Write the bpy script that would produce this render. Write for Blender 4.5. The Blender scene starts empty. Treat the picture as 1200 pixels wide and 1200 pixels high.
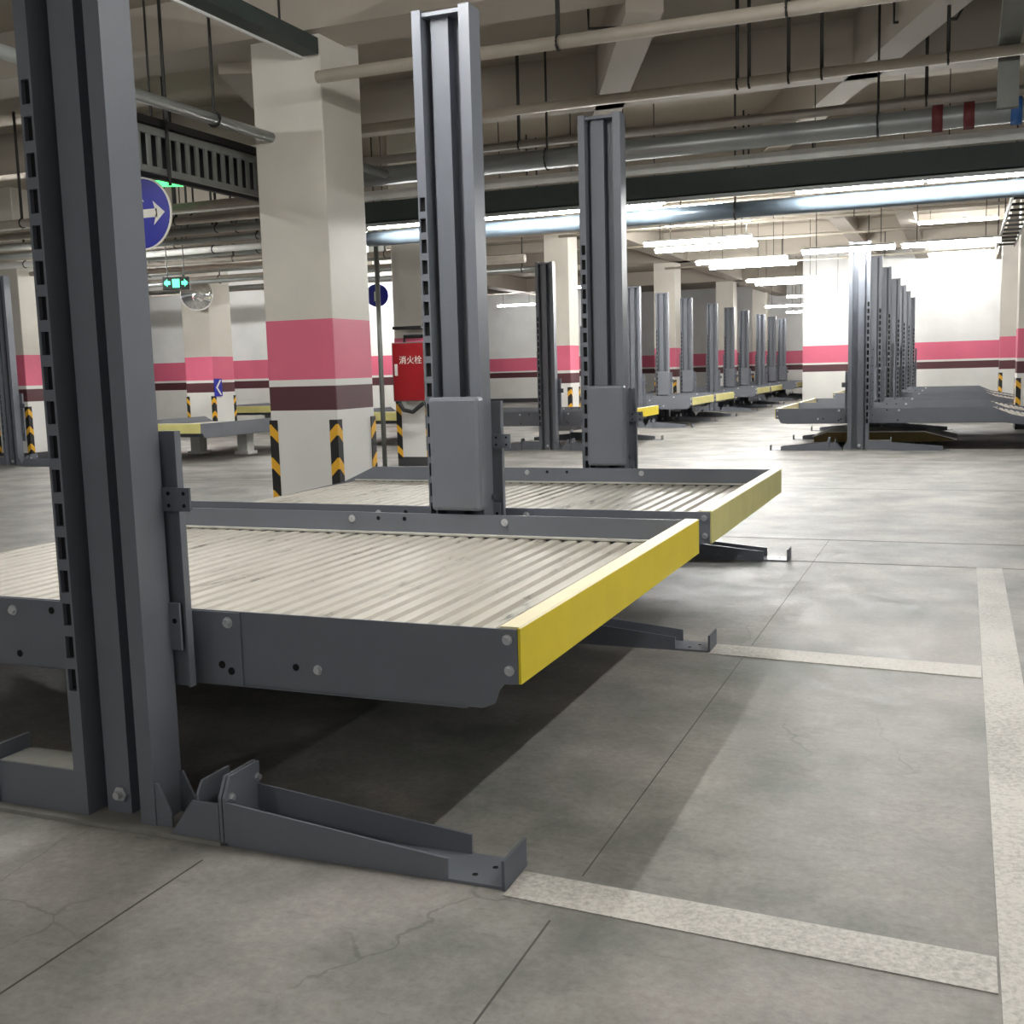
import bpy, bmesh, math, random
from mathutils import Vector, Matrix

random.seed(7)
scn = bpy.context.scene
COL = scn.collection
PI = math.pi

# ------------------------------------------------------------------ camera
CX, CY, CZ = 2.35979, -2.48665, 1.31856
YAW, PIT, ROL, FPX = 0.3853, -0.12644, -0.02795, 1304.018
fw = Vector((-math.sin(YAW)*math.cos(PIT), math.cos(YAW)*math.cos(PIT), math.sin(PIT)))
r0 = Vector((math.cos(YAW), math.sin(YAW), 0)); u0 = r0.cross(fw)
rr = math.cos(ROL)*r0 + math.sin(ROL)*u0
uu = -math.sin(ROL)*r0 + math.cos(ROL)*u0
cam = bpy.data.cameras.new('camera'); cam_o = bpy.data.objects.new('camera', cam); COL.objects.link(cam_o)
cam.sensor_width = 36; cam.lens = FPX/1200*36; cam.clip_end = 300; cam.clip_start = .05
M = Matrix(((rr.x, uu.x, -fw.x, CX), (rr.y, uu.y, -fw.y, CY), (rr.z, uu.z, -fw.z, CZ), (0, 0, 0, 1)))
cam_o.matrix_world = M
scn.camera = cam_o

# ------------------------------------------------------------------ light
w = bpy.data.worlds.new('world'); scn.world = w; w.use_nodes = True
w.node_tree.nodes['Background'].inputs[0].default_value = (.93, .96, 1, 1)
w.node_tree.nodes['Background'].inputs[1].default_value = .3
scn.view_settings.view_transform = 'Standard'; scn.view_settings.look = 'None'
scn.view_settings.gamma = 1; scn.view_settings.use_curve_mapping = False
scn.view_settings.exposure = 0.0
LAMP = 1.0            # overall lamp strength

# ------------------------------------------------------------------ materials
def lin(c): return tuple(((v/255)/12.92 if v/255 <= .04045 else ((v/255+.055)/1.055)**2.4) for v in c)
def nodes(name):
    m = bpy.data.materials.new(name); m.use_nodes = True
    nt = m.node_tree; return m, nt, nt.nodes['Principled BSDF']
def mat(name, c, rough=.5, metal=0, var=.08, scale=6, bump=0, bscale=60, srgb=True):
    m, nt, b = nodes(name); c = lin(c) if srgb else c
    b.inputs['Roughness'].default_value = rough; b.inputs['Metallic'].default_value = metal
    tc = nt.nodes.new('ShaderNodeTexCoord')
    n = nt.nodes.new('ShaderNodeTexNoise'); n.inputs['Scale'].default_value = scale; n.inputs['Detail'].default_value = 4
    nt.links.new(tc.outputs['Object'], n.inputs['Vector'])
    mr = nt.nodes.new('ShaderNodeMapRange'); mr.inputs[1].default_value = .3; mr.inputs[2].default_value = .7
    mr.inputs[3].default_value = 1-var; mr.inputs[4].default_value = 1+var
    nt.links.new(n.outputs['Fac'], mr.inputs[0])
    mx = nt.nodes.new('ShaderNodeVectorMath'); mx.operation = 'SCALE'; mx.inputs[0].default_value = c
    nt.links.new(mr.outputs[0], mx.inputs['Scale']); nt.links.new(mx.outputs[0], b.inputs['Base Color'])
    if bump:
        n2 = nt.nodes.new('ShaderNodeTexNoise'); n2.inputs['Scale'].default_value = bscale; n2.inputs['Detail'].default_value = 3
        nt.links.new(tc.outputs['Object'], n2.inputs['Vector'])
        bp = nt.nodes.new('ShaderNodeBump'); bp.inputs['Strength'].default_value = bump; bp.inputs['Distance'].default_value = .01
        nt.links.new(n2.outputs['Fac'], bp.inputs['Height']); nt.links.new(bp.outputs[0], b.inputs['Normal'])
    return m
def emis(name, c, s):
    m, nt, b = nodes(name)
    b.inputs['Base Color'].default_value = (*c, 1); b.inputs['Emission Color'].default_value = (*c, 1)
    b.inputs['Emission Strength'].default_value = s
    return m

def floor_mat():
    m, nt, b = nodes('concrete_floor'); L = nt.links; N = nt.nodes.new
    tc = N('ShaderNodeTexCoord')
    def noise(s, d=5, r=.55):
        n = N('ShaderNodeTexNoise'); n.inputs['Scale'].default_value = s; n.inputs['Detail'].default_value = d
        n.inputs['Roughness'].default_value = r; L.new(tc.outputs['Object'], n.inputs['Vector']); return n
    a = noise(1.5, 7, .62); a2 = noise(5, 6, .65); a3 = noise(38, 4, .7)
    cr = N('ShaderNodeValToRGB'); e = cr.color_ramp.elements
    e[0].position = .36; e[0].color = (*lin((108, 110, 105)), 1); e[1].position = .64; e[1].color = (*lin((154, 149, 144)), 1)
    L.new(a.outputs['Fac'], cr.inputs[0])
    def mul(inp, n, lo, hi, p0=.3, p1=.7):
        mr = N('ShaderNodeMapRange'); mr.inputs[1].default_value = p0; mr.inputs[2].default_value = p1
        mr.inputs[3].default_value = lo; mr.inputs[4].default_value = hi; L.new(n.outputs['Fac'], mr.inputs[0])
        v = N('ShaderNodeVectorMath'); v.operation = 'SCALE'; L.new(inp, v.inputs[0]); L.new(mr.outputs[0], v.inputs['Scale']); return v.outputs[0]
    c = mul(cr.outputs[0], a2, .84, 1.12); c = mul(c, a3, .84, 1.13)
    # pale scuffs
    sc = N('ShaderNodeMapping'); sc.inputs['Scale'].default_value = (3, 12, 1); sc.inputs['Rotation'].default_value = (0, 0, .5)
    L.new(tc.outputs['Object'], sc.inputs[0])
    sn = N('ShaderNodeTexNoise'); sn.inputs['Scale'].default_value = 2.2; sn.inputs['Detail'].default_value = 8; sn.inputs['Roughness'].default_value = .75
    L.new(sc.outputs[0], sn.inputs['Vector'])
    c = mul(c, sn, 1, .62, .58, .74)
    # hairline cracks, only in patches
    wn = N('ShaderNodeTexNoise'); wn.inputs['Scale'].default_value = 3; wn.inputs['Detail'].default_value = 5; L.new(tc.outputs['Object'], wn.inputs['Vector'])
    wa = N('ShaderNodeVectorMath'); wa.operation = 'MULTIPLY_ADD'; wa.inputs[1].default_value = (.35, .35, 0); L.new(wn.outputs['Color'], wa.inputs[0]); L.new(tc.outputs['Object'], wa.inputs[2])
    vo = N('ShaderNodeTexVoronoi'); vo.feature = 'DISTANCE_TO_EDGE'; vo.inputs['Scale'].default_value = 1.3; L.new(wa.outputs[0], vo.inputs['Vector'])
    ce = N('ShaderNodeMapRange'); ce.inputs[1].default_value = .002; ce.inputs[2].default_value = .007; ce.inputs[3].default_value = 1; ce.inputs[4].default_value = 0; L.new(vo.outputs['Distance'], ce.inputs[0])
    cm = N('ShaderNodeTexNoise'); cm.inputs['Scale'].default_value = 1.1; L.new(tc.outputs['Object'], cm.inputs['Vector'])
    cg = N('ShaderNodeMapRange'); cg.inputs[1].default_value = .56; cg.inputs[2].default_value = .64; cg.inputs[3].default_value = 0; cg.inputs[4].default_value = .28; L.new(cm.outputs['Fac'], cg.inputs[0])
    pm = N('ShaderNodeMath'); pm.operation = 'MULTIPLY'; L.new(ce.outputs[0], pm.inputs[0]); L.new(cg.outputs[0], pm.inputs[1])
    iv = N('ShaderNodeMath'); iv.operation = 'SUBTRACT'; iv.inputs[0].default_value = 1; L.new(pm.outputs[0], iv.inputs[1])
    vv = N('ShaderNodeVectorMath'); vv.operation = 'SCALE'; L.new(c, vv.inputs[0]); L.new(iv.outputs[0], vv.inputs['Scale']); c = vv.outputs[0]
    L.new(c, b.inputs['Base Color'])
    b.inputs['Roughness'].default_value = .42
    rm = N('ShaderNodeMapRange'); rm.inputs[1].default_value = .3; rm.inputs[2].default_value = .7; rm.inputs[3].default_value = .45; rm.inputs[4].default_value = .62; b.inputs['Specular IOR Level'].default_value = .3
    L.new(a2.outputs['Fac'], rm.inputs[0]); L.new(rm.outputs[0], b.inputs['Roughness'])
    bp = N('ShaderNodeBump'); bp.inputs['Strength'].default_value = .12; bp.inputs['Distance'].default_value = .01
    L.new(a3.outputs['Fac'], bp.inputs['Height']); L.new(bp.outputs[0], b.inputs['Normal'])
    return m
def line_mat():
    m, nt, b = nodes('worn_white_paint'); L = nt.links; N = nt.nodes.new
    tc = N('ShaderNodeTexCoord')
    n = N('ShaderNodeTexNoise'); n.inputs['Scale'].default_value = 60; n.inputs['Detail'].default_value = 8; n.inputs['Roughness'].default_value = .75
    L.new(tc.outputs['Object'], n.inputs['Vector'])
    n2 = N('ShaderNodeTexNoise'); n2.inputs['Scale'].default_value = 2.2; L.new(tc.outputs['Object'], n2.inputs['Vector'])
    ad = N('ShaderNodeMath'); ad.operation = 'MULTIPLY_ADD'; ad.inputs[1].default_value = .5; L.new(n2.outputs['Fac'], ad.inputs[0]); L.new(n.outputs['Fac'], ad.inputs[2])
    cr = N('ShaderNodeValToRGB'); e = cr.color_ramp.elements
    e[0].position = .56; e[0].color = (*lin((146, 143, 137)), 1); e[1].position = .84; e[1].color = (*lin((196, 192, 185)), 1)
    L.new(ad.outputs[0], cr.inputs[0]); L.new(cr.outputs[0], b.inputs['Base Color']); b.inputs['Roughness'].default_value = .6
    return m
def band_mat(name, top):
    # painted wall: white, maroon and pink bands by height
    m, nt, b = nodes(name); L = nt.links; N = nt.nodes.new
    g = N('ShaderNodeNewGeometry'); s = N('ShaderNodeSeparateXYZ'); L.new(g.outputs['Position'], s.inputs[0])
    mr = N('ShaderNodeMapRange'); mr.inputs[2].default_value = 5; L.new(s.outputs['Z'], mr.inputs[0])
    cr = N('ShaderNodeValToRGB'); cr.color_ramp.interpolation = 'CONSTANT'
    wh = lin((222, 221, 216)); E = cr.color_ramp.elements
    E[0].position = 0; E[0].color = (*wh, 1); E[1].position = .95/5 if False else 1.0/5; E[1].color = (*lin((82, 42, 48)), 1)
    for p, c in ((1.215, wh), (1.285, lin((214, 102, 128))), (1.81, lin(top))):
        q = E.new(p/5); q.color = (*c, 1)
    L.new(mr.outputs[0], cr.inputs[0])
    n = N('ShaderNodeTexNoise'); n.inputs['Scale'].default_value = 1.6; n.inputs['Detail'].default_value = 4
    L.new(g.outputs['Position'], n.inputs['Vector'])
    r = N('ShaderNodeMapRange'); r.inputs[1].default_value = .3; r.inputs[2].default_value = .7; r.inputs[3].default_value = .94; r.inputs[4].default_value = 1.04
    L.new(n.outputs['Fac'], r.inputs[0])
    v = N('ShaderNodeVectorMath'); v.operation = 'SCALE'; L.new(cr.outputs[0], v.inputs[0]); L.new(r.outputs[0], v.inputs['Scale'])
    L.new(v.outputs[0], b.inputs['Base Color']); b.inputs['Roughness'].default_value = .55
    return m
def chevron_mat():
    m, nt, b = nodes('black_yellow_chevron'); L = nt.links; N = nt.nodes.new
    tc = N('ShaderNodeTexCoord'); s = N('ShaderNodeSeparateXYZ'); L.new(tc.outputs['Object'], s.inputs[0])
    ax = N('ShaderNodeMath'); ax.operation = 'ABSOLUTE'; L.new(s.outputs['X'], ax.inputs[0])
    ay = N('ShaderNodeMath'); ay.operation = 'ABSOLUTE'; L.new(s.outputs['Y'], ay.inputs[0])
    mxx = N('ShaderNodeMath'); mxx.operation = 'MAXIMUM'; L.new(ax.outputs[0], mxx.inputs[0]); L.new(ay.outputs[0], mxx.inputs[1])
    ad = N('ShaderNodeMath'); ad.operation = 'ADD'; L.new(mxx.outputs[0], ad.inputs[0]); L.new(s.outputs['Z'], ad.inputs[1])
    dv = N('ShaderNodeMath'); dv.operation = 'DIVIDE'; dv.inputs[1].default_value = .30; L.new(ad.outputs[0], dv.inputs[0])
    fr = N('ShaderNodeMath'); fr.operation = 'FRACT'; L.new(dv.outputs[0], fr.inputs[0])
    gt = N('ShaderNodeMath'); gt.operation = 'GREATER_THAN'; gt.inputs[1].default_value = .66; L.new(fr.outputs[0], gt.inputs[0])
    mx = N('ShaderNodeMix'); mx.data_type = 'RGBA'; mx.inputs['A'].default_value = (*lin((24, 24, 24)), 1); mx.inputs['B'].default_value = (*lin((226, 170, 40)), 1)
    L.new(gt.outputs[0], mx.inputs['Factor']); L.new(mx.outputs['Result'], b.inputs['Base Color']); b.inputs['Roughness'].default_value = .6
    return m
def deck_mat():
    m, nt, b = nodes('galvanised_deck'); L = nt.links; N = nt.nodes.new
    g = N('ShaderNodeNewGeometry')
    mp = N('ShaderNodeMapping'); mp.inputs['Scale'].default_value = (9, 1.6, 1); L.new(g.outputs['Position'], mp.inputs[0])
    n = N('ShaderNodeTexNoise'); n.inputs['Scale'].default_value = 1.4; n.inputs['Detail'].default_value = 7; n.inputs['Roughness'].default_value = .7
    L.new(mp.outputs[0], n.inputs['Vector'])
    cr = N('ShaderNodeValToRGB'); e = cr.color_ramp.elements
    e[0].position = .30; e[0].color = (*lin((96, 93, 84)), 1); e[1].position = .41; e[1].color = (*lin((176, 172, 161)), 1)
    q = e.new(.75); q.color = (*lin((194, 189, 179)), 1)
    L.new(n.outputs['Fac'], cr.inputs[0]); L.new(cr.outputs[0], b.inputs['Base Color'])
    b.inputs['Roughness'].default_value = .5; b.inputs['Metallic'].default_value = .15
    return m

MT = dict(
    floor=floor_mat(), line=line_mat(), deck=deck_mat(), chev=chevron_mat(),
    pillar=band_mat('banded_pillar_paint', (206, 201, 190)), wallp=band_mat('banded_wall_paint', (222, 222, 220)),
    steel=mat('slate_painted_steel', (106, 110, 118), .42, 0, .05, 5),
    steel_d=mat('slate_steel_edge', (92, 96, 104), .45, 0, .05, 5),
    black=mat('black_rubber', (22, 22, 24), .6), hole=mat('hole_shade_paint', (10, 10, 11), .9),
    yellow=mat('yellow_paint', (222, 200, 34), .45, 0, .04), pale=mat('film_covered_yellow', (205, 198, 128), .5, 0, .06),
    lip=mat('cream_lip', (218, 208, 170), .5, 0, .06),
    ledge=mat('pale_ledge', (186, 184, 176), .5, 0, .08, 20), dusty=mat('dusty_steel', (132, 131, 125), .6, 0, .12, 12), 
    zinc=mat('zinc_bolt', (200, 202, 205), .3, .7), slab=mat('ceiling_plaster', (158, 150, 137), .8, 0, .05, 1.2),
    beam=mat('beam_plaster', (166, 158, 146), .8, 0, .05, 1.2), pipe=mat('painted_pipe', (172, 164, 150), .5, 0, .06),
    galv=mat('galvanised_metal', (150, 154, 152), .35, .55, .1, 3), tray=mat('dark_green_tray', (44, 54, 50), .6, 0, .1),
    rod=mat('dark_rod', (30, 30, 28), .6), grey=mat('grey_metal', (120, 122, 118), .5, .3, .1),
    whitem=mat('white_enamel', (215, 215, 210), .5), red=mat('red_enamel', (140, 16, 24), .4, 0, .04), redc=mat('red_collar', (96, 34, 36), .6),
    blue=mat('blue_sign', (22, 32, 150), .4, 0, .02), white=mat('white_print', (228, 226, 215), .5, 0, .02),
    bluecol=mat('blue_collar', (40, 90, 150), .5), plinth=mat('dark_plinth', (62, 62, 64), .6), joint=mat('floor_joint', (78, 77, 73), .8),
    duct=mat('galvanised_duct', (120, 122, 116), .45, .4, .12, 2), dustpipe=mat('dusty_pipe', (150, 142, 132), .6, 0, .08), blued=mat('blue_grey_duct', (104, 117, 128), .3, .3, .04),
    mirror=mat('mirror_glass', (220, 222, 222), .06, .9, 0), cab=mat('cable_sheath', (34, 34, 36), .6), pinkp=mat('pink_pipe', (205, 150, 155), .6),
    ochre=mat('ochre_primer', (110, 92, 50), .7),
    tube_x=emis('added_fill_tube_bright', (1, .995, .975), 420*LAMP), tube_n=emis('lamp_tube_near', (1, .995, .975), 120*LAMP), tube_o=emis('lamp_tube_over_lift', (1, .995, .975), 220*LAMP), tube_w=emis('lamp_tube_soft', (1, .995, .975), 150*LAMP), tube_s=emis('added_fill_tube', (1, .995, .975), 250*LAMP), tube=emis('lamp_tube', (1, .995, .975), 175*LAMP), green=emis('green_sign_light', (.1, .9, .45), 2.0), greenb=emis('green_lamp', (.1, 1, .25), 2.0),
)

# ------------------------------------------------------------------ geometry helpers
class MB:
    def __init__(s): s.v = []; s.f = []
    def add(s, vs, fs):
        o = len(s.v); s.v += [tuple(v) for v in vs]; s.f += [tuple(i+o for i in f) for f in fs]; return s
    def box(s, x0, x1, y0, y1, z0, z1):
        return s.add([(x0,y0,z0),(x1,y0,z0),(x1,y1,z0),(x0,y1,z0),(x0,y0,z1),(x1,y0,z1),(x1,y1,z1),(x0,y1,z1)],
                     [(3,2,1,0),(4,5,6,7),(0,1,5,4),(1,2,6,5),(2,3,7,6),(3,0,4,7)])
    def prism(s, poly, axis, a, b):
        # poly counter-clockwise list of 2-D points; axis 'x' -> (y,z), 'y' -> (x,z), 'z' -> (x,y)
        def P(p, t): return {'x': (t, p[0], p[1]), 'y': (p[0], t, p[1]), 'z': (p[0], p[1], t)}[axis]
        n = len(poly); A = [P(p, a) for p in poly]; B = [P(p, b) for p in poly]
        return s.add(A+B, [tuple(range(n)), tuple(range(2*n-1, n-1, -1))]+[(i, n+i, n+(i+1) % n, (i+1) % n) for i in range(n)])
    def tube(s, pts, r, n=8, cap=True):
        pts = [Vector(p) for p in pts]; k = len(pts); vs = []; fs = []
        for i, p in enumerate(pts):
            d = (pts[min(i+1, k-1)]-pts[max(i-1, 0)]).normalized()
            a = d.cross(Vector((0, 0, 1)) if abs(d.z) < .9 else Vector((1, 0, 0))).normalized(); b = d.cross(a)
            vs += [p+r*(math.cos(2*PI*j/n)*a+math.sin(2*PI*j/n)*b) for j in range(n)]
        for i in range(k-1):
            fs += [(i*n+j, i*n+(j+1) % n, (i+1)*n+(j+1) % n, (i+1)*n+j) for j in range(n)]
        if cap: fs += [tuple(range(n-1, -1, -1)), tuple((k-1)*n+j for j in range(n))]
        return s.add(vs, fs)
    def build(s, name, m, parent=None, smooth=False, mx=1, loc=None, bevel=0):
        me = bpy.data.meshes.new(name)
        vs = s.v if mx == 1 else [(-x, y, z) for x, y, z in s.v]
        me.from_pydata(vs, [], s.f)
        bm = bmesh.new(); bm.from_mesh(me); bmesh.ops.recalc_face_normals(bm, faces=bm.faces)
        bm.to_mesh(me); bm.free()
        me.materials.append(MT[m] if isinstance(m, str) else m)
        if smooth:
            for p in me.polygons: p.use_smooth = len(p.vertices) == 4
        o = bpy.data.objects.new(name, me); COL.objects.link(o)
        if loc: o.location = loc
        if parent: o.parent = parent
        if bevel:
            bv = o.modifiers.new('bevel', 'BEVEL'); bv.width = bevel; bv.segments = 2; bv.limit_method = 'ANGLE'
        return o
def bx(*a): return MB().box(*a)
def tag(o, label=None, cat=None, group=None, kind=None):
    for k, v in (('label', label), ('category', cat), ('group', group), ('kind', kind)):
        if v: o[k] = v
    return o
def empty(name, loc=(0, 0, 0), rz=0, label=None, cat=None, group=None):
    o = bpy.data.objects.new(name, None); COL.objects.link(o); o.location = loc; o.rotation_euler = (0, 0, rz); o.empty_display_size = .1
    return tag(o, label, cat, group)
KIDS = {}
def copy_tree(o, parent=None):
    c = o.copy(); COL.objects.link(c); c.parent = parent
    for ch in list(o.children): copy_tree(ch, c)
    return c

# ------------------------------------------------------------------ setting: floor, ceiling, walls
fl = tag(bx(-34, 12, -12, 48, -.3, 0).build('floor', 'floor'), kind='structure')
for poly in ([(2.46,-3.5),(2.615,-3.5),(2.617,4.93),(2.468,4.93)],
             [(1.31,-.03),(2.457,-.105),(2.457,.05),(1.31,.115)],
             [(1.3,2.475),(2.46,2.387),(2.462,2.582),(1.3,2.66)],
             [(2.468,4.93),(2.617,4.93),(2.617,5.02),(2.468,5.02)]):
    MB().prism(poly, 'z', .0005, .003).build('painted_line', 'line', fl)
for x in (.44, 1.465):
    bx(x-.0025, x+.0025, -3.2, -.1 if x < 1 else -.11, .0004, .0012).build('joint', 'joint', fl)
for a, b in ((.14, 2.44), (2.68, 6.0)): bx(1.463, 1.467, a, b, .0002, .0005).build('joint', 'joint', fl)
for y in (5.03, 6.0): bx(-3, 12, y-.006, y+.006, .0004, .0012).build('joint', 'joint', fl)
for y in (9.5, 13.0): bx(-12, 12, y-.006, y+.006, .0004, .0012).build('joint', 'joint', fl)
cl = tag(bx(-34, 12, -12, 48, 4.62, 4.9).build('ceiling', 'slab'), kind='structure')
NB = [0]
def strim(o):
    NB[0] += 1; o.name = f'ceiling_beam_{NB[0]}'; return tag(o, kind='structure')  # all of these are ceiling beams
def beam(x0, x1, y0, y1, z0): return strim(bx(x0, x1, y0, y1, z0, 4.63).build('ceiling_beam', 'beam'))
beam(-34, 12, 5.97, 6.53, 4.2)
beam(-34, 12, 9.25, 9.55, 4.1); beam(-34, 12, 13.0, 13.4, 3.85)  # second beam added out of sight, set low to shade the slab
beam(-34, 12, -3.0, -2.45, 4.2)
for y in (19.8, 28.0, 36.2): beam(-34, 12, y, y+.5, 4.15)
for y in (14.2, 17.0, 22.6, 25.4, 31): beam(-34, 12, y, y+.25, 4.38)
for x in (-12.95, -5.1, 3.2): beam(x, x+.45, 13.4, 48, 4.15)
for x in (-.35, 1.0): beam(x, x+.35, 13.4, 33.6, 4.3)
for cxy in ((.075, 6.23), (2.24, 7.33), (-4.6, 8.2)):
    d = Vector((-.3727, .928)); n = Vector((d.y, -d.x)); p = Vector(cxy)
    t0 = (6.5-p.y)/d.y; t1 = (13.0-p.y)/d.y; q0 = p+d*t0; q1 = p+d*t1
    strim(MB().prism([tuple(q0-n*.15), tuple(q0+n*.15), tuple(q1+n*.15), tuple(q1-n*.15)], 'z', 4.1, 4.63).build('ceiling_beam', 'beam'))

tag(bx(-2.0, 12, 33.6, 33.9, 0, 4.7).build('wall_back', 'wallp'), kind='structure')
tag(bx(-2.3, -2.0, 33.6, 47, 0, 4.7).build('wall_return', 'wallp'), kind='structure')
tag(bx(-24, -2.3, 46.5, 46.8, 0, 4.7).build('wall_far', 'wallp'), kind='structure')
tag(bx(-34, -9.6, 24.6, 24.9, 0, 4.7).build('wall_left', 'wallp'), kind='structure')
tag(bx(-24, -10.5, 40.8, 41.1, 0, 4.7).build('wall_middle', 'wallp'), kind='structure')
tag(bx(-24, -10.5, 40.74, 40.8, 0, .16).build('baseboard_middle', 'plinth'), kind='structure')

# ------------------------------------------------------------------ pillars
def pillar(x0, x1, y0, y1, label, guards=True, top=4.63):
    e = empty('concrete_pillar', ((x0+x1)/2, (y0+y1)/2, 0), 0, label, 'pillar')
    cx, cy = (x0+x1)/2, (y0+y1)/2; a = (x1-x0)/2; b = (y1-y0)/2
    bx(-a, a, -b, b, 0, top).build('shaft', 'pillar', e, bevel=.012)
    bx(-a-.006, a+.006, -b-.006, b+.006, 0, .13).build('plinth', 'plinth', e)
    if guards:
        for sx in (-1, 1):
            for sy in (-1, 1):
                t = .008; L = .075
                poly = [(sx*t, sy*t), (-sx*L, sy*t), (-sx*L, 0), (0, 0), (0, -sy*L), (sx*t, -sy*L)]
                MB().prism(poly, 'z', .10, .93).build('corner_guard', 'chev', e, loc=(sx*a, sy*b, 0))
    return e
pillar(-3.465, -2.77, 6.1, 6.78, 'large white pillar with pink and maroon bands behind the lift with motor covers')
pillar(-5.15, -4.62, 11.75, 12.4, 'white banded pillar carrying the red hydrant cabinet')
pillar(-13.35, -12.6, 12.3, 12.95, 'banded pillar standing left of the slotted lift post, beside a grey lift column')
pillar(-14.1, -13.35, 18.5, 19.3, 'banded pillar with round mirror and small blue arrow sign')
pillar(-5.95, -5.4, 20.2, 20.8, 'banded pillar standing behind the lone lift with open slotted post')
pillar(-5.65, -5.05, 28.2, 28.9, 'banded pillar between first and second three-post lift groups')
pillar(-5.6, -5.0, 36.4, 37.1, 'banded pillar between second and third three-post lift groups')
pillar(-5.6, -5.0, 43.6, 44.2, 'farthest banded pillar by the end wall')
pillar(3.27, 3.87, 19.75, 20.45, 'banded pillar behind the lift row along the bright wall, nearer of the pair')
pillar(3.21, 3.81, 27.97, 28.6, 'banded pillar against the bright wall, farther of the pair')

# ------------------------------------------------------------------ lift builders
def hexbolt(e, x, y, z, r=.016, m='zinc', axis='y', s=-1, mx=1, name='bolt'):
    b = MB(); h = .012
    if axis == 'y': b.tube([(x, y, z), (x, y+s*h, z)], r, 6); b.tube([(x, y, z), (x, y+s*.003, z)], r*1.45, 10)
    else: b.tube([(x, y, z), (x+s*h, y, z)], r, 6); b.tube([(x, y, z), (x+s*.003, y, z)], r*1.45, 10)
    return b.build(name, m, e, mx=mx)
def hole(e, x, y, z, r=.012, mx=1):
    return MB().tube([(x, y+.004, z), (x, y-.0015, z)], r, 10).build('bolt_hole', 'hole', e, mx=mx)  # near-black disc paints the shade inside a hole

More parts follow.
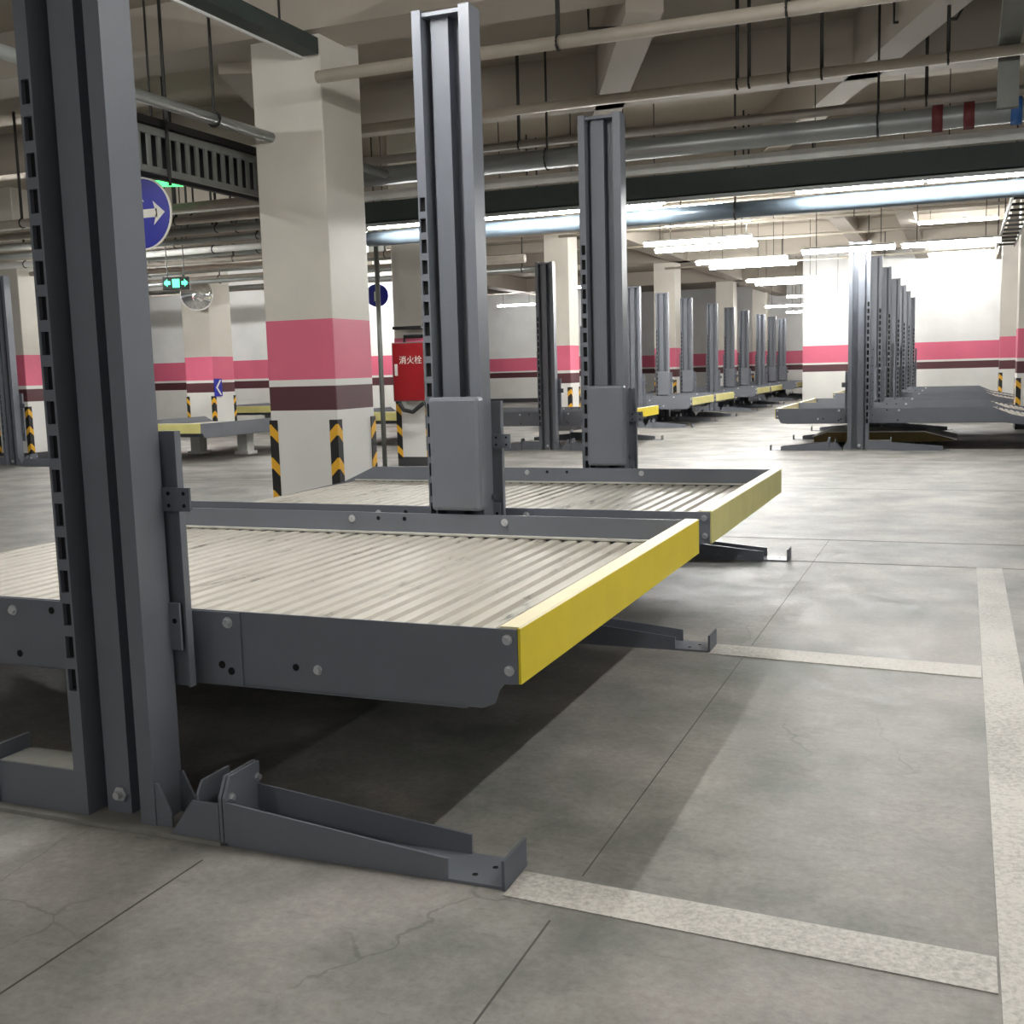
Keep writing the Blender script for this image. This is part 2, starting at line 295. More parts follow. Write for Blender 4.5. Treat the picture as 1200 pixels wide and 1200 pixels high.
def make_post(motor, mx=1, label=None, group=None):
    e = empty('lift_post', (0, 0, 0), 0, label, 'lift post', group)
    H = 3.035; F = .03
    prof = [(-.078, .13), (-.047, .13), (-.047, .08), (.044, .08), (.044, .148), (.122, .148), (.122, F), (.176, F), (.176, .156), (.17, .16), (-.124, .16), (-.124, F+.02), (-.078, F+.02)]
    col = MB().prism(prof, 'z', .012, H).build('column', 'steel', e, mx=mx)
    # front edge strip, slotted for the locking ladder
    st = MB(); z0, n, p, h = .40, 18, .10, .067
    st.box(-.124, -.078, F, F+.02, .012, z0)
    for i in range(n):
        a = z0+i*p
        st.box(-.124, -.116, F, F+.02, a, a+h); st.box(-.086, -.078, F, F+.02, a, a+h)
        st.box(-.124, -.078, F, F+.02, a+h, a+p)
    st.box(-.124, -.078, F, F+.02, z0+n*p, H)
    st.build('slotted_strip', 'steel', e, mx=mx)
    bk = bx(-.122, -.08, F+.016, F+.024, .39, z0+n*p).build('slot_shade', 'hole', e, mx=mx)  # near-black sheet paints the shade inside the slots
    bx(-.12, .172, F+.012, .156, H-.03, H-.012).build('top_cap', 'steel', e, mx=mx)
    # rear guide angle of the lifting carriage
    cg = MB(); cg.box(-.135, .226, .178, .192, .40, 1.17); cg.box(.218, .226, .165, .178, .40, 1.17)
    cg.build('carriage', 'steel', e, mx=mx)
    gl = MB(); gl.box(-.185, -.135, .178, .192, .40, 1.62); g = gl.build('carriage_guide', 'steel', e, mx=mx)
    for k in range(9): hole(g, -.165+.012*(k % 2), .1775, .52+k*.12, .008, mx)
    bx(.176, .182, .03, .16, .012, .02)
    # latch bracket
    br = MB(); br.box(.126, .275, .152, .16, .935, 1.005); br.box(.176, .19, .16, .22, .935, 1.005)
    b = br.build('latch_bracket', 'steel_d', e, mx=mx)
    for xx in (.2, .255):
        for zz in (.952, .988): hole(b, xx, .152, zz, .006, mx)
    sp = bx(.160, .215, .150, .158, .515, .66).build('guide_plate', 'steel', e, mx=mx, bevel=.003)
    hole(sp, .195, .150, .605, .008, mx)
    # base and feet
    bs = MB(); bs.box(-.46, .432, -.01, .20, 0, .012); bs.build('base_plate', 'dusty', e, mx=mx)
    bx(-.43, -.124, .03, .16, .012, .148).build('rear_rail', 'steel', e, mx=mx)
    bx(-.42, -.126, .034, .156, .148, .1495).build('dust_film', 'dusty', e, mx=mx)
    for y in (.034, .148): MB().prism([(.176, .012), (.232, .012), (.232, .05), (.186, .14), (.176, .14)], 'y', y, y+.008).build('gusset', 'steel', e, mx=mx)
    for y in (0.0, .155): MB().prism([(.255, .012), (.425, .012), (.425, .12), (.335, .12)], 'y', y, y+.008).build('gusset', 'steel', e, mx=mx)
    MB().prism([(.01, .012), (.16, .012), (.16, .172), (.035, .172), (.01, .14)], 'x', .345, .353).build('rib_plate', 'steel', e, mx=mx)
    fp = [(0, 0), (.17, 0), (.17, .195), (.03, .195), (0, .14)]
    ff = empty_part = MB().prism(fp, 'x', .428, .438).prism(fp, 'x', .442, .452).build('flange_plate', 'steel', e, mx=mx)
    for y, z in ((.012, .135), (.14, .15)): hexbolt(ff, .452, y+.015, z, .009, axis='x', s=1, mx=mx)
    ft = MB()
    ft.box(.43, 1.302, 0, .165, .0, .008)
    fo = ft.build('front_foot', 'steel', e, mx=mx)
    for y in (0.0, .157):
        MB().prism([(.452, .008), (1.142, .008), (1.142, .062), (.452, .128)], 'y', y, y+.008).build('side_plate', 'steel', fo, mx=mx)
    bx(1.297, 1.305, -.005, .15, 0, .08).build('end_plate', 'steel_d', fo, mx=mx)
    for x, y in ((1.2, .045), (1.235, .1)): MB().tube([(x, y, .004), (x, y, .0088)], .008, 10).build('bolt_hole', 'hole', fo, mx=mx)
    rf = MB().prism(fp, 'x', -.442, -.432).build('rear_foot', 'steel', e, mx=mx)
    bx(-1.25, -.432, 0, .165, 0, .008).build('sole_plate', 'steel', rf, mx=mx)
    for y in (0.0, .157):
        MB().prism([(-.442, .008), (-.442, .12), (-1.15, .06), (-1.15, .008)], 'y', y, y+.008).build('side_plate', 'steel', rf, mx=mx)
    bo = MB().tube([(.012, .08, .075), (.012, .05, .075)], .012, 8).tube([(.012, .08, .075), (.012, .068, .075)], .024, 6).build('anchor_bolt', 'zinc', e, mx=mx)
    if motor:
        mc = bx(-.072, .196, -.055, F-.001, .64, 1.197).build('motor_cover', 'steel', e, mx=mx, bevel=.018)
        hexbolt(e, .185, .14, .69, .012, 'steel_d', mx=mx)
    return e

def make_platform(pale, mx=1, label=None, group=None):
    e = empty('lift_platform', (0, 0, 0), 0, label, 'lift platform', group)
    y0, y1, zt = .244, 2.467, .622
    side = [(-1.94, .39), (1.15, .395), (1.185, .41), (1.2, .45), (1.215, .468), (1.256, .47), (1.256, zt), (-1.78, zt), (-2.06, .50), (-2.68, .372), (-2.68, .30)]
    for ya, yb, yi in ((y0, y0+.008, y0+.05), (y1-.008, y1, y1-.05)):
        b = MB().prism(side, 'y', ya, yb)
        lo, hi = min(ya, yi), max(yb, yi)
        b.box(-1.94, 1.1, lo, hi, .39, .398)
        sb = b.build('side_beam', 'steel', e, mx=mx)
    # connection plate and fixings on the near beam
    bx(-.62, .362, y0-.006, y0, .397, .619).build('splice_plate', 'steel', e, mx=mx)
    for x, z in ((.319, .588), (-.533, .58)): hexbolt(e, x, y0-.006, z, .012, mx=mx)
    for x, z in ((1.228, .593), (1.232, .507), (.625, .463)): hexbolt(e, x, y0, z, .0105, mx=mx)
    for x, z in ((.29, .456), (.323, .438), (-.368, .587), (-.519, .434)): hole(e, x, y0-.006, z, .012, mx)
    hole(e, .549, y0, .465, .011, mx)
    for x in (-.533, .314): hexbolt(e, x, y1-.008, .588, .013, mx=mx)
    for x in (-.38, -.231): hole(e, x, y1-.008, .593, .011, mx)
    # wave deck panels
    def wave(xa, n, za, zb):
        b = MB(); P = []; p = .08
        for i in range(n):
            for u, h in ((0, 0), (.10, .0), (.25, .021), (.83, .021), (.97, .001)):
                t = (i+u)/n; P.append((xa+(i+u)*p, za+(zb-za)*t+h))
        P.append((xa+n*p, zb)); yA, yB = y0+.01, y1-.012
        vs = [(x, yA, z) for x, z in P]+[(x, yB, z) for x, z in P]; k = len(P)
        vs += [(x, yA, z-.004) for x, z in P]+[(x, yB, z-.004) for x, z in P]
        fs = [(i, i+1, k+i+1, k+i) for i in range(k-1)]+[(2*k+i+1, 2*k+i, 3*k+i, 3*k+i+1) for i in range(k-1)]
        fs += [(i, 2*k+i, 2*k+i+1, i+1) for i in range(k-1)]+[(k+i, k+i+1, 3*k+i+1, 3*k+i) for i in range(k-1)]
        fs += [(0, k, 3*k, 2*k), (k-1, 3*k-1, 4*k-1, 2*k-1)]
        return b.add(vs, fs)
    x = -1.94
    for i in range(8):
        n = 5 if i < 7 else 4
        wave(x, n, .492, .492).build('deck_panel', 'deck', e, mx=mx); x += .08*n
    wave(-2.34, 5, .40, .492).build('deck_panel', 'deck', e, mx=mx)
    wave(-2.66, 4, .345, .40).build('deck_panel', 'deck', e, mx=mx)
    bx(1.14, 1.215, y0+.01, y1-.012, .512, .519).build('light_gap_cover', 'lip', e, mx=mx)  # cover added to stop light leaking between deck and lip
    # ledge strip along the far beam, cross members
    bx(-1.94, 1.2, y1-.035, y1-.008, .517, .526).build('deck_ledge', 'ledge', e, mx=mx)
    for xx in (-1.6, -.7, .35, 1.0): bx(xx, xx+.06, y0+.05, y1-.05, .40, .487).build('cross_member', 'steel_d', e, mx=mx)
    # end plate: face and sloping lip
    ep = MB().prism([(1.2575, .47), (1.265, .47), (1.265, zt+.002), (1.2575, zt+.004)], 'y', y0+.003, y1-.003).build('end_plate', 'pale' if pale else 'yellow', e, mx=mx)
    MB().prism([(1.2645, zt+.0022), (1.2575, zt+.006), (1.205, zt+.006), (1.195, .52), (1.2, .52), (1.21, zt), (1.255, zt)], 'y', y0+.008, y1-.009).build('end_lip', 'lip', ep, mx=mx)
    return e

# foreground lift: three posts, two platforms
p1 = make_post(False, 1, 'slotted grey lift post without motor cover, open channel face, beside bright yellow platform')
p2 = make_post(True, 1, 'grey lift post with motor cover standing between the two nearest platforms'); p2.location = (0, 2.5, 0)
p3 = copy_tree(p2); p3.location = (0, 5.0, 0); p3['label'] = 'grey lift post with motor cover at far side of the pale-yellow-edged platform'
f1 = make_platform(False, 1, 'parking lift platform with wavy deck and bright yellow end plate')
f2 = make_platform(True, 1, 'parking lift platform with wavy deck and pale yellow end plate'); f2.location = (0, 2.5, 0)

def put(src, x, y, label, group, rz=0):
    o = copy_tree(src); o.location = (x, y, 0); o.rotation_euler = (0, 0, rz); o['label'] = label; o['group'] = group
    return o
# lone lift in the far left row
put(p1, -3.95, 14.62, 'slotted lift post standing in front of the banded pillar, lone lift unit', 'posts of the lone lift')
put(p2, -3.95, 17.12, 'motor-cover post of the lone lift unit, hidden behind nearer posts', 'posts of the lone lift')
put(f1, -3.95, 14.62, 'low platform of the lone lift unit before the far row', 'platform of the lone lift')
# three-post groups of the far row
for g, (gx, gy) in enumerate(((-4.27, 21.0), (-4.27, 29.2), (-4.27, 37.4))):
    nm = ('first', 'second', 'third')[g]
    put(p1, gx, gy, f'lift post without motor cover in the {nm} three-post group down the aisle', f'far row posts, {nm} group')
    for k in (1, 2):
        put(p2, gx, gy+2.5*k, f'lift post with motor cover, {("", "middle one", "last one")[k]} of the {nm} three-post group down the aisle', f'far row posts with covers, {nm} group')
        put(f2, gx, gy+2.5*(k-1), f'pale-yellow-ended platform, {("", "first", "second")[k]} of the {nm} three-post group down the aisle', f'far row platforms, {nm} group')
# mirrored row by the bright wall
q1 = make_post(False, -1, 'tall slotted lift post at the aisle end of the row beside the bright wall'); q1.location = (.97, 14.66, 0)
q2 = make_post(True, -1, 'lift post with motor cover, middle of its group beside the bright wall', 'covered posts beside the bright wall'); q2.location = (.97, 17.16, 0)
q3 = copy_tree(q2); q3.location = (.97, 19.66, 0); q3['label'] = 'lift post with motor cover, last of its group beside the bright wall'
h1 = make_platform(False, -1, 'end platform of the row beside the bright wall, its side beam facing the cross aisle'); h1.location = (.97, 14.66, 0)
put(h1, .97, 17.16, 'second platform of the row beside the bright wall', 'platforms beside the bright wall')
for gy, nm in ((22.9, 'second'), (31.0, 'last')):
    put(q1, .97, gy, f'lift post without cover opening the {nm} group beside the bright wall', 'open posts beside the bright wall')
    if gy > 30: continue
    for k in (1, 2):
        put(q2, .97, gy+2.5*k, f'lift post with cover, {("", "middle", "last")[k]} of the {nm} group beside the bright wall', 'covered posts beside the bright wall, second group')
        put(h1, .97, gy+2.5*(k-1), f'{("", "first", "second")[k]} platform of the {nm} group beside the bright wall', 'platforms beside the bright wall, second group')
# unit by the left wall, far-left column
put(f2, -11.2, 13.2, 'pale-yellow-ended platform beside the pillar with the round mirror', 'platforms by the left wall', -PI/2)
put(f2, -15.6, 21.8, 'platform parked against the left wall beyond the mirror pillar', 'platforms by the left wall', -PI/2)
put(f2, -9.2, 16.9, 'pale-yellow-ended platform behind the large banded pillar', 'platforms by the left wall', -PI/2)
put(p1, -15.6, 21.8, 'grey lift post carrying the platform against the left wall', 'posts by the left wall', -PI/2)
put(p1, -11.99, 11.2, 'grey lift column standing beside the left banded pillar', 'far left column')

for x, y in ((-10.3, 13.9), (-9.3, 13.9), (-8.0, 17.5), (-14.6, 22.5)):
    e = empty('support_stand', (x, y, 0), 0, 'white stand propping up a low platform in the left bays', 'stand', 'white platform stands')
    bx(-.14, .14, -.14, .14, 0, .05).build('foot_plate', 'whitem', e); bx(-.1, .1, -.1, .1, .05, .385).build('block', 'whitem', e)
e = empty('drive_ramp', (0, 15.5, 0), 0, 'low pallet with ochre side and white top under the end platform', 'ramp')
MB().prism([(.22, .07), (1.85, .07), (2.25, .09), (1.82, .22), (.42, .22), (.22, .15)], 'y', 0, 1.2).build('pallet', 'ochre', e)
MB().prism([(.2, .15), (.42, .222), (1.84, .222), (2.3, .1), (2.3, .112), (1.85, .236), (.41, .236), (.19, .162)], 'y', -.02, 1.22).build('cover_sheet', 'whitem', e)
for x in (.5, 1.7): bx(x, x+.1, .1, 1.1, 0, .07).build('skid', 'black', e)

# ------------------------------------------------------------------ lamps
def tube_lamp(x0, y0, x1, y1, z, label, group, top=4.62, r=.03, m='tube', added_hood=0):
    mid = ((x0+x1)/2, (y0+y1)/2); L = math.hypot(x1-x0, y1-y0); a = math.atan2(y1-y0, x1-x0)
    e = empty('tube_lamp', (mid[0], mid[1], z), a, label, 'lamp', group)
    MB().tube([(-L/2, 0, 0), (L/2, 0, 0)], r, 8).build('tube', m, e)
    bx(-L/2, L/2, -.03, .03, .032, .06).build('batten', 'whitem', e)
    if added_hood: MB().prism([(-added_hood, .0), (-added_hood, .045), (added_hood, .045), (added_hood, 0), (added_hood-.008, 0), (added_hood-.008, .037), (-added_hood+.008, .037), (-added_hood+.008, 0)], 'x', -L/2-.02, L/2+.02).build('added_hood', 'whitem', e)  # hood added to keep upward light off the ceiling
    for s in (-1, 1): bx(s*L/2-.03, s*L/2-.01, -.02, .02, .026, .034).build('end_holder', 'whitem', e)
    for s in (-.35, .35): MB().tube([(s*L, 0, .06), (s*L, 0, top-z)], .006, 6).build('suspension_rod', 'rod', e)
    return e
G0 = 'tube lamps over the nearest lift'
for y in (.25, 1.35): tube_lamp(-.4, y, -.4, y+1.05, 3.62, 'tube lamp hung lengthwise over the nearest lift row', G0, m='tube_o')
G1 = 'tube lamps along the cross aisle'
for a, b in ((-4.4, -3.1), (-2.85, -1.6), (-1.25, -.75), (.7, 1.95), (2.0, 3.25)):
    tube_lamp(a, 9.8, b, 9.8, 3.1, 'tube lamp with added hood hung under the long dark cable tray', G1, top=4.6, added_hood=.12, m='tube_w')
G2 = 'tube lamps at the row beside the bright wall'
for a, b in ((.2, 1.45), (1.55, 2.8)): tube_lamp(a, 14.2, b, 14.2, 2.88, 'bright tube lamp hung before the slotted post near the bright wall', G2)
G3 = 'tube lamps over the driving aisle'
for y, a, b in ((15.2, -2.4, -.7), (16.3, -2.5, -.8), (19.0, -2.4, -.7), (20.2, -2.4, -.7), (24.4, -2.4, -.7), (25.6, -2.4, -.7), (31.6, -2.5, -.8), (37, -4, -2.6), (42, -4, -2.6)):
    tube_lamp(a, y, b, y, 3.25, 'tube lamp hung across the driving aisle between lift rows', G3)
G4 = 'added high lamps over the row beside the bright wall'
for y in (23.9, 31.6): tube_lamp(1.4, y, 3.0, y, 4.25, 'added high lamp whitening the ceiling bay by the bright wall', G4, m='tube_s')  # lamps added to whiten this ceiling bay and the wall
for y in (18.4, 21.4): tube_lamp(-3.6, y, -1.8, y, 4.25, 'added high lamp whitening the ceiling bay over the driving aisle', 'added high lamps over the driving aisle', m='tube_s')  # lamps added to burn out the bay above the aisle
G5 = 'added fill lamps of the left parking bays'
for x, y in ((-9, 14.9), (-16, 14.8), (-18, 21.2), (-12.8, 23.2), (-9.5, 30), (-14, 37)):
    tube_lamp(x, y, x+1.5, y, 3.75, 'added fill lamp hung over the left parking bays', G5, m='tube_s')  # fill lamps added to brighten the left bays
for x0, x1, y, z in ((-9.5, -8.7, 10, 3.05), (-13.3, -12.3, 14, 3.15), (-10.8, -10.1, 18, 3.2)):
    tube_lamp(x0, y, x1, y, z, 'short added fill lamp hidden low over the left parking bays', 'short added fill lamps of the left bays', top=4.6, m='tube_x')  # added fill, placed out of sight behind the post and pillar
G6 = 'tube lamps of the near bays'
for x, y in ((4.6, -9), (1.2, -7.5), (-2.4, -7.5), (8.3, -.8), (8.3, 1.0), (-5.5, 1.0), (3.4, .1), (3.4, 1.75)):  # those behind the viewer and the left one are added unseen fill
    tube_lamp(x, y, x, y+1.6, 3.62, 'unseen tube lamp over the near bays', G6, m='tube_s' if x < 0 else 'tube_n')

# ------------------------------------------------------------------ ceiling services
def run_x(name, label, cat, x0, x1, y, z, r, m, hangers=(), hm='rod', group=None, top=4.6, n=12):
    e = empty(name, (0, y, z), 0, label, cat, group)
    MB().tube([(x0, 0, 0), (x1, 0, 0)], r, n).build('pipe_run', m, e, smooth=True)
    for x in hangers:
        b = MB(); b.tube([(x, 0, r), (x, 0, top-z)], .012 if r < .04 or r > .052 else .017, 6)
        b.tube([(x+.0, r*1.08*math.cos(t), r*1.08*math.sin(t)) if False else (x, r*1.08*math.cos(t), r*1.08*math.sin(t)) for t in [i*PI/6 for i in range(13)]], .01, 5)
        b.build('hanger', hm, e)
    return e
run_x('sprinkler_pipe', 'thin beige pipe running overhead from the dark green channel', 'pipe', -2.5, 8, 5.6, 3.7, .05, 'pipe', (-.45, 1.2, 3.2))
run_x('sprinkler_pipe', 'thin beige pipe overhead with paired black hangers', 'pipe', -3.4, 8, 7.45, 3.7, .045, 'pipe', (-2.45, -1.9, .52, .62, .95, 1.22, 2.2))
run_x('water_main', 'thick silver pipe with red and blue collars under the deep beam', 'pipe', -4.4, 8, 8.5, 3.44, .10, 'galv', (-1.6, 1.6, 4), top=4.6)
wm = bpy.data.objects['water_main']
for x, m in ((2.06, 'redc'), (2.32, 'redc'), (2.70, 'bluecol')): MB().tube([(x, 0, 0), (x+.09, 0, 0)], .118, 14).build('collar', m, wm, smooth=True)
run_x('drain_pipe', 'thin dusty pipe above the thick silver pipe', 'pipe', -4.4, 8, 8.75, 3.66, .045, 'dustpipe', (-2, 2))
run_x('air_duct_pipe', 'blue-grey pipe beyond the cable tray tube lamps', 'pipe', -4.6, 8, 10.12, 3.0, .09, 'blued', (-3, 0, 3))
e = empty('cable_tray', (0, 9.05, 0), 0, 'long dark cable tray crossing overhead with pale top edge', 'cable tray')
MB().box(-4.6, 8, -.06, -.045, 3.03, 3.26).box(-4.6, 8, .22, .235, 3.03, 3.26).box(-4.6, 8, -.06, .235, 3.03, 3.04).build('trough', 'tray', e)
bx(-4.6, 8, -.12, -.065, 3.27, 3.37).build('top_channel', 'whitem', e)
bx(-4.6, 8, -.08, -.06, 2.985, 3.02).build('bottom_rail', 'galv', e)
for x in (-4.3, -2, .3, 2.9, 5): MB().tube([(x, -.09, 3.37), (x, -.09, 3.8)], .01, 6).tube([(x, .2, 3.26), (x, .2, 3.82)], .01, 6).build('hanger', 'rod', e)
# dark green channel along Y above the pillar
e = empty('cable_channel', (-2.95, 0, 0), 0, 'dark green cable channel running past the top of the large pillar', 'cable tray')
bx(.04, .20, -2, 6.05, 4.02, 4.15).build('trough', 'tray', e)
bx(.02, .04, -2, 6.05, 4.0, 4.03).build('edge_rail', 'whitem', e)
for y in (1, 3, 5.6): MB().tube([(.12, y, 4.15), (.12, y, 4.6)], .01, 6).build('hanger', 'rod', e)
# silver pipe and louvred unit built as a ladder beyond, at left
e = empty('conduit_pipe', (-3.3, 0, 3.4), 0, 'silver pipe sloping past the louvred unit left of the large pillar', 'pipe')
MB().tube([(0, -2, 0), (0, 8.2, 0)], .045, 10).build('pipe_run', 'galv', e, smooth=True)
for y in (0, 2.6, 5.3): MB().tube([(0, y, .04), (0, y, 1.2)], .012, 6).tube([(.055*math.cos(t), y, .055*math.sin(t)) for t in [i*PI/6 for i in range(13)]], .012, 5).build('hanger', 'rod', e)
e = empty('cable_ladder', (-3.75, 0, 0), 0, 'grey louvred unit built as a ladder beside the silver pipe', 'cable tray')
MB().box(0, .03, 4.6, 8.2, 3.28, 3.34).box(0, .03, 4.6, 8.2, 2.98, 3.03).build('side_rail', 'grey', e)
for k in range(29): bx(.005, .025, 4.62+k*.122, 4.66+k*.122, 3.03, 3.28).build('rung', 'grey', e)
bx(-.25, -.2, 4.6, 8.2, 3.0, 3.36).build('back_rail', 'cab', e)
bx(-.25, .03, 4.6, 8.2, 3.36, 3.42).build('cable_bundle', 'cab', e)
for y in (5.2, 7.5): MB().tube([(.05, y, 2.9), (.05, y, 4.6)], .014, 6).build('hanger', 'rod', e)
# the louvred unit beyond the silver pipe is the ladder above
# ducts and pipes over the left bays
GP = 'service pipes over the left bays'
rows = [(8.3, 3.28, .05, 'dustpipe'), (8.62, 3.3, .035, 'whitem'), (8.95, 3.24, .05, 'dustpipe'), (9.3, 3.32, .06, 'dustpipe'), (9.75, 3.24, .045, 'grey'), (10.2, 3.3, .06, 'dustpipe'), (10.65, 3.24, .04, 'galv'), (11.2, 3.30, .06, 'dustpipe'), (11.5, 3.42, .05, 'dustpipe'), (12.1, 3.30, .05, 'whitem'), (12.6, 3.2, .04, 'dustpipe'), (13.3, 3.42, .07, 'galv'), (14.3, 3.3, .05, 'dustpipe'),
        (15.2, 3.36, .06, 'grey'), (16.2, 3.25, .04, 'galv'), (17.4, 3.4, .08, 'dustpipe'), (20.6, 3.5, .06, 'galv'), (22.0, 3.6, .06, 'dustpipe')]
for i, (y, z, r, m) in enumerate(rows):
    run_x('service_pipe', {'dustpipe': 'dusty brown', 'whitem': 'white', 'galv': 'silver', 'grey': 'dark grey'}[m]+' service pipe hung across the left parking bays', 'pipe', -32, -4.85 if y < 11 else (-5.3 if i % 2 else -6.2), y, z, r, m, (-24, -18, -12.2, -8.4, -6.6), group=GP, n=8)
run_x('service_pipe', 'pale pink pipe hung across the left parking bays', 'pipe', -32, -9.5, 13.6, 3.75, .11, 'pinkp', (-20, -12))
for (x0, x1, y0, y1, z0, z1, lb) in ((-30, -6.2, 12.72, 13.18, 3.55, 3.9, 'flat galvanised duct crossing the left bays beside the hydrant pillar'), (-30, -7.5, 15.38, 16.05, 3.45, 3.85, 'flat galvanised duct crossing the left bays, farther one')):
    e = empty('air_duct', (0, 0, 0), 0, lb, 'duct')
    bx(x0, x1, y0, y1, z0, z1).build('duct_body', 'duct', e)
    fl_ = MB(); k = 0
    if x1-x0 > 2:
        x = x0+1
        while x < x1: bx(x, x+.04, y0-.03, y1+.03, z0-.03, z1+.03).build('flange', 'grey', e); x += 1.4
    else:
        y = y0+.5
        while y < y1: bx(x0-.03, x1+.03, y, y+.04, z0-.03, z1+.03).build('flange', 'grey', e); y += 1.4
    for t in (.15, .5, .85): MB().tube([(x0+(x1-x0)*t, y0+.02, z1), (x0+(x1-x0)*t, y0+.02, 4.6)], .01, 6).build('hanger', 'rod', e)
# thin pipes across the far aisle ceiling
for y, z, r in ((12.4, 3.95, .03), (15.6, 3.9, .03), (18.2, 3.85, .03), (21.5, 3.9, .03), (26.5, 3.85, .03)):
    run_x('aisle_pipe', 'thin grey pipe crossing the driving aisle ceiling', 'pipe', -4.9, 3.0, y, z, r, 'pipe', (-1.9, .55), group='thin pipes over the driving aisle', n=6)
# conduits hugging the skew beams
for (p, lb) in (([(-.66, 7.0, 4.5), (-.66, 7.0, 4.19), (-.28, 7.15, 4.19), (-.22, 7.15, 4.3)], 'thin bent conduit wrapping the first skew ceiling beam'), ([(1.75, 8.05, 4.6), (1.75, 8.05, 4.19), (2.25, 8.2, 4.19), (2.32, 8.2, 4.32)], 'thin bent conduit wrapping the second skew ceiling beam')):
    tag(MB().tube(p, .014, 6).build('bent_conduit', 'rod'), lb, 'conduit')
# ladder tray running along the bright wall bay
e = empty('cable_ladder', (2.86, 0, 3.2), 0, 'narrow cable ladder running towards the bright wall', 'cable tray')
MB().box(0, .025, 10.6, 19, 0, .06).box(.27, .295, 10.6, 19, 0, .06).build('side_rail', 'galv', e)
for k in range(14): bx(.025, .27, 10.8+k*.6, 10.86+k*.6, 0, .03).build('rung', 'rod', e)
for y in (11.5, 15, 18.5): MB().tube([(.01, y, .06), (.01, y, .95)], .01, 6).build('hanger', 'rod', e)
e = empty('hanging_channel', (2.6, 0, 0), 0, 'grey steel channel hung lengthwise above the silver pipe', 'channel')
MB().box(-.03, .13, 5.75, 7.68, 3.78, 3.86).build('channel', 'grey', e)
MB().box(-.03, .13, 7.6, 7.68, 3.3, 3.86).build('drop', 'grey', e)
for y in (5.9, 7.6): MB().tube([(.05, y, 3.86), (.05, y, 4.62)], .01, 6).build('hanger', 'rod', e)

# ------------------------------------------------------------------ signs, hydrant, mirror
def text(s, size, m, parent, loc, rot, name='lettering'):
    cu = bpy.data.curves.new(name, 'FONT'); cu.body = s; cu.size = size; cu.extrude = .001; cu.align_x = 'CENTER'; cu.align_y = 'CENTER'
    t = bpy.data.objects.new(name, cu); COL.objects.link(t)
    me = bpy.data.meshes.new_from_object(t.evaluated_get(bpy.context.evaluated_depsgraph_get())); bpy.data.objects.remove(t)
    me.materials.clear(); me.materials.append(MT[m])
    o = bpy.data.objects.new(name, me); COL.objects.link(o); o.parent = parent; o.location = loc; o.rotation_euler = rot
    return o
def face_sign(loc, r, label, name='direction_sign'):
    d = Vector((CX, CY)) - Vector(loc[:2]); a = math.atan2(d.y, d.x)+PI/2
    e = empty(name, loc, a, label, 'sign'); return e
# round direction sign: faces -Y locally
e = empty('direction_sign', (-4.16, 5.4, 2.73), .0, 'round blue sign with white straight and right arrows hung by the slotted post', 'sign')
def disc(r, ya, yb, n=40): return MB().tube([(0, ya, 0), (0, yb, 0)], r, n)
disc(.305, 0, -.012).build('rim', 'white', e); disc(.29, -.004, -.014).build('face', 'blue', e)
ar = MB()
ar.box(-.10, -.03, -.017, -.0145, -.2, .12)
ar.prism([(-.16, .1), (.03, .1), (-.065, .23)], 'y', -.017, -.0145)
ar.box(-.03, .16, -.017, -.0145, -.035, .035)
ar.prism([(.12, -.1), (.24, 0), (.12, .1), (.15, 0)], 'y', -.017, -.0145)
ar.build('arrow', 'white', e)
MB().tube([(-.15, -.0, .28), (-.15, 0, 1.9)], .01, 6).tube([(.15, 0, .28), (.15, 0, 1.9)], .01, 6).build('hanger', 'rod', e)
# second round sign by the hydrant pillar
e = empty('direction_sign', (-5.32, 11.62, 2.42), .3, 'round blue sign half hidden behind the grey riser pipe', 'sign')
disc(.16, 0, -.012, 28).build('face', 'blue', e); ar = MB(); ar.prism([(-.04, -.08), (.02, -.08), (.02, .08), (-.04, .05)], 'y', -.016, -.012); ar.build('arrow', 'white', e)
MB().tube([(0, .02, .14), (0, .02, 2.2)], .01, 6).build('hanger', 'rod', e)
# small arrow plate on mirror pillar
e = empty('arrow_plate', (-13.34, 18.62, 1.12), PI/2, 'small blue plate with white arrow on the mirror pillar', 'sign')
bx(-.12, .16, -.02, -.005, -.2, .2).build('plate', 'blue', e)
MB().prism([(.08, .17), (-.07, 0), (.08, -.17), (.13, -.17), (-.01, 0), (.13, .17)], 'y', -.025, -.02).build('arrow', 'white', e)
# convex mirror
e = empty('convex_mirror', (-13.35, 18.1, 3.18), .5, 'round convex mirror with white rim on pillar', 'mirror')
disc(.36, .02, -.01).build('rim', 'whitem', e)
mb = MB(); vs = []; fs = []; n = 24
for i in range(5):
    t = i/4*PI/2*.5; R = .34/math.sin(PI/4)
    for j in range(n): vs.append((R*math.sin(t)*math.cos(2*PI*j/n), -.01-R*(math.cos(t)-math.cos(PI/4)), R*math.sin(t)*math.sin(2*PI*j/n)))
for i in range(4):
    for j in range(n): fs.append((i*n+j, i*n+(j+1) % n, (i+1)*n+(j+1) % n, (i+1)*n+j))
MB().add(vs, fs).build('glass', 'mirror', e, smooth=True)
MB().tube([(0, .02, 0), (0, .5, 0)], .02, 6).build('arm', 'rod', e)
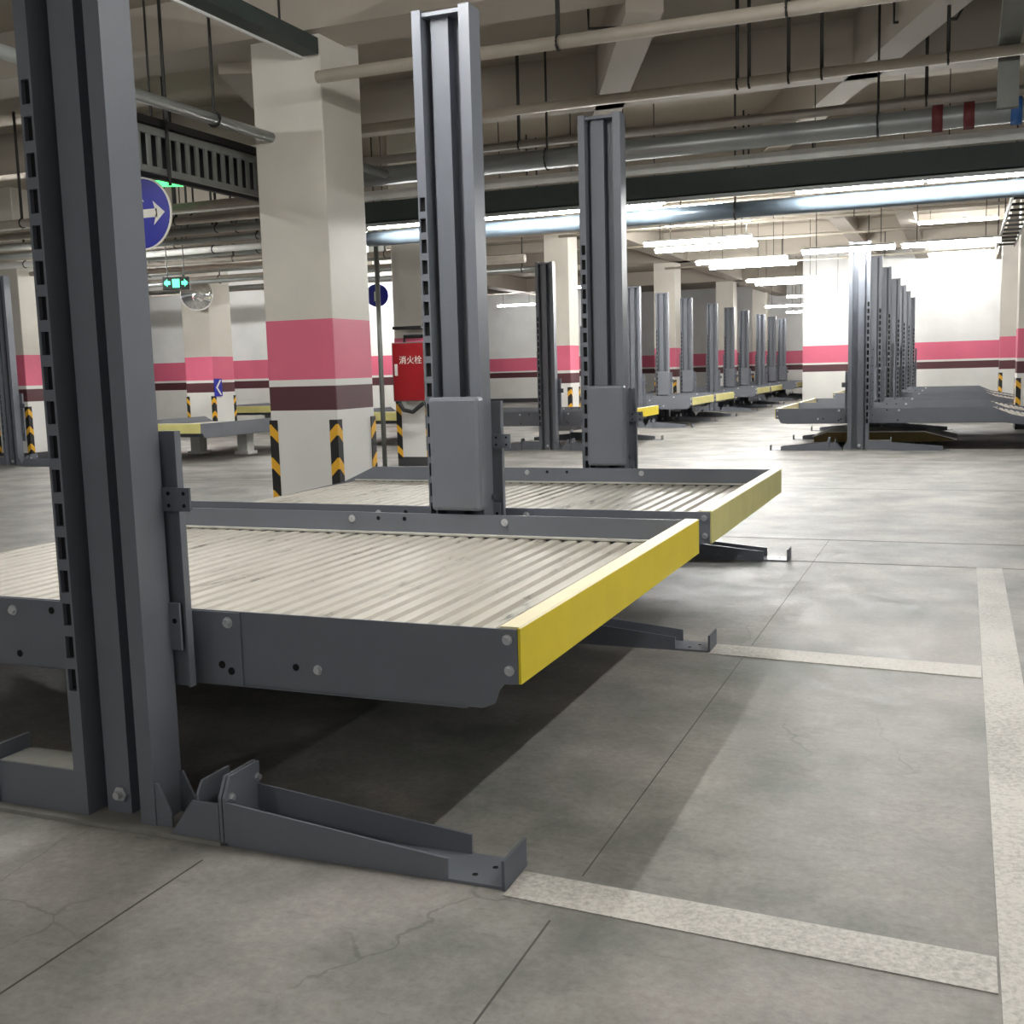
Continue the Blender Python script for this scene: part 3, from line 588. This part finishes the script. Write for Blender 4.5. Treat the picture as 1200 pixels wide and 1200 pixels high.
# exit signs
for loc, m, lb in (((-8.2, 10.9, 2.7), 'green', 'green running-man exit sign hung over the left bays'),):
    e = empty('exit_sign', loc, .45, lb, 'sign')
    bx(-.19, .19, -.02, .02, -.09, .09).build('housing', 'black', e)
    g = MB(); g.box(-.16, -.08, -.024, -.02, -.02, .03); g.box(-.05, .05, -.024, -.02, -.06, .06); g.box(.08, .16, -.024, -.02, -.02, .03)
    g.prism([(-.17, .005), (-.12, -.05), (-.12, .06)], 'y', -.024, -.02); g.prism([(.17, .005), (.12, .06), (.12, -.05)], 'y', -.024, -.02)
    g.build('symbol', m, e)
    for x in (-.12, .12): MB().tube([(x, 0, .09), (x, 0, 1.9)], .008, 6).build('hanger', 'rod', e)
e = empty('exit_sign', (-5.86, 7.9, 3.48), .5, 'green lit exit lamp seen edge-on above the round blue sign', 'sign')
bx(-.16, .16, -.03, .03, -.03, .03).build('lit_face', 'greenb', e); MB().tube([(0, 0, .03), (0, 0, 1.6)], .008, 6).build('hanger', 'rod', e)
# hydrant cabinet
e = empty('hydrant_cabinet', (-4.81, 11.5, .93), 0, 'red fire hydrant cabinet with white characters on pillar', 'cabinet')
bx(-.25, .25, 0, .235, 0, .82).build('body', 'grey', e)
bx(-.235, .235, -.012, 0, .012, .805).build('door', 'red', e)
bx(-.2, -.165, -.035, -.012, .36, .52).build('handle', 'whitem', e)
text('消火栓', .12, 'white', e, (.04, -.014, .565), (PI/2, 0, 0))
MB().tube([(-.1, .1, .82), (-.1, .1, .9), (.2, .1, .9)], .025, 8).build('pipe_stub', 'black', e)
bx(-.24, .2, .02, .2, 1.0, 1.04).build('top_bar', 'black', e)
MB().tube([(-.18, .02, -.02), (-.1, .0, -.12), (.05, -.02, -.15), (.2, .02, -.03)], .03, 8).build('hose', 'cab', e)
e = empty('riser_pipe', (-5.2, 11.42, 0), 0, 'grey riser pipe standing beside the hydrant pillar', 'pipe')
MB().tube([(0, 0, 0), (0, 0, 3.6)], .035, 8).build('pipe_run', 'grey', e, smooth=True)
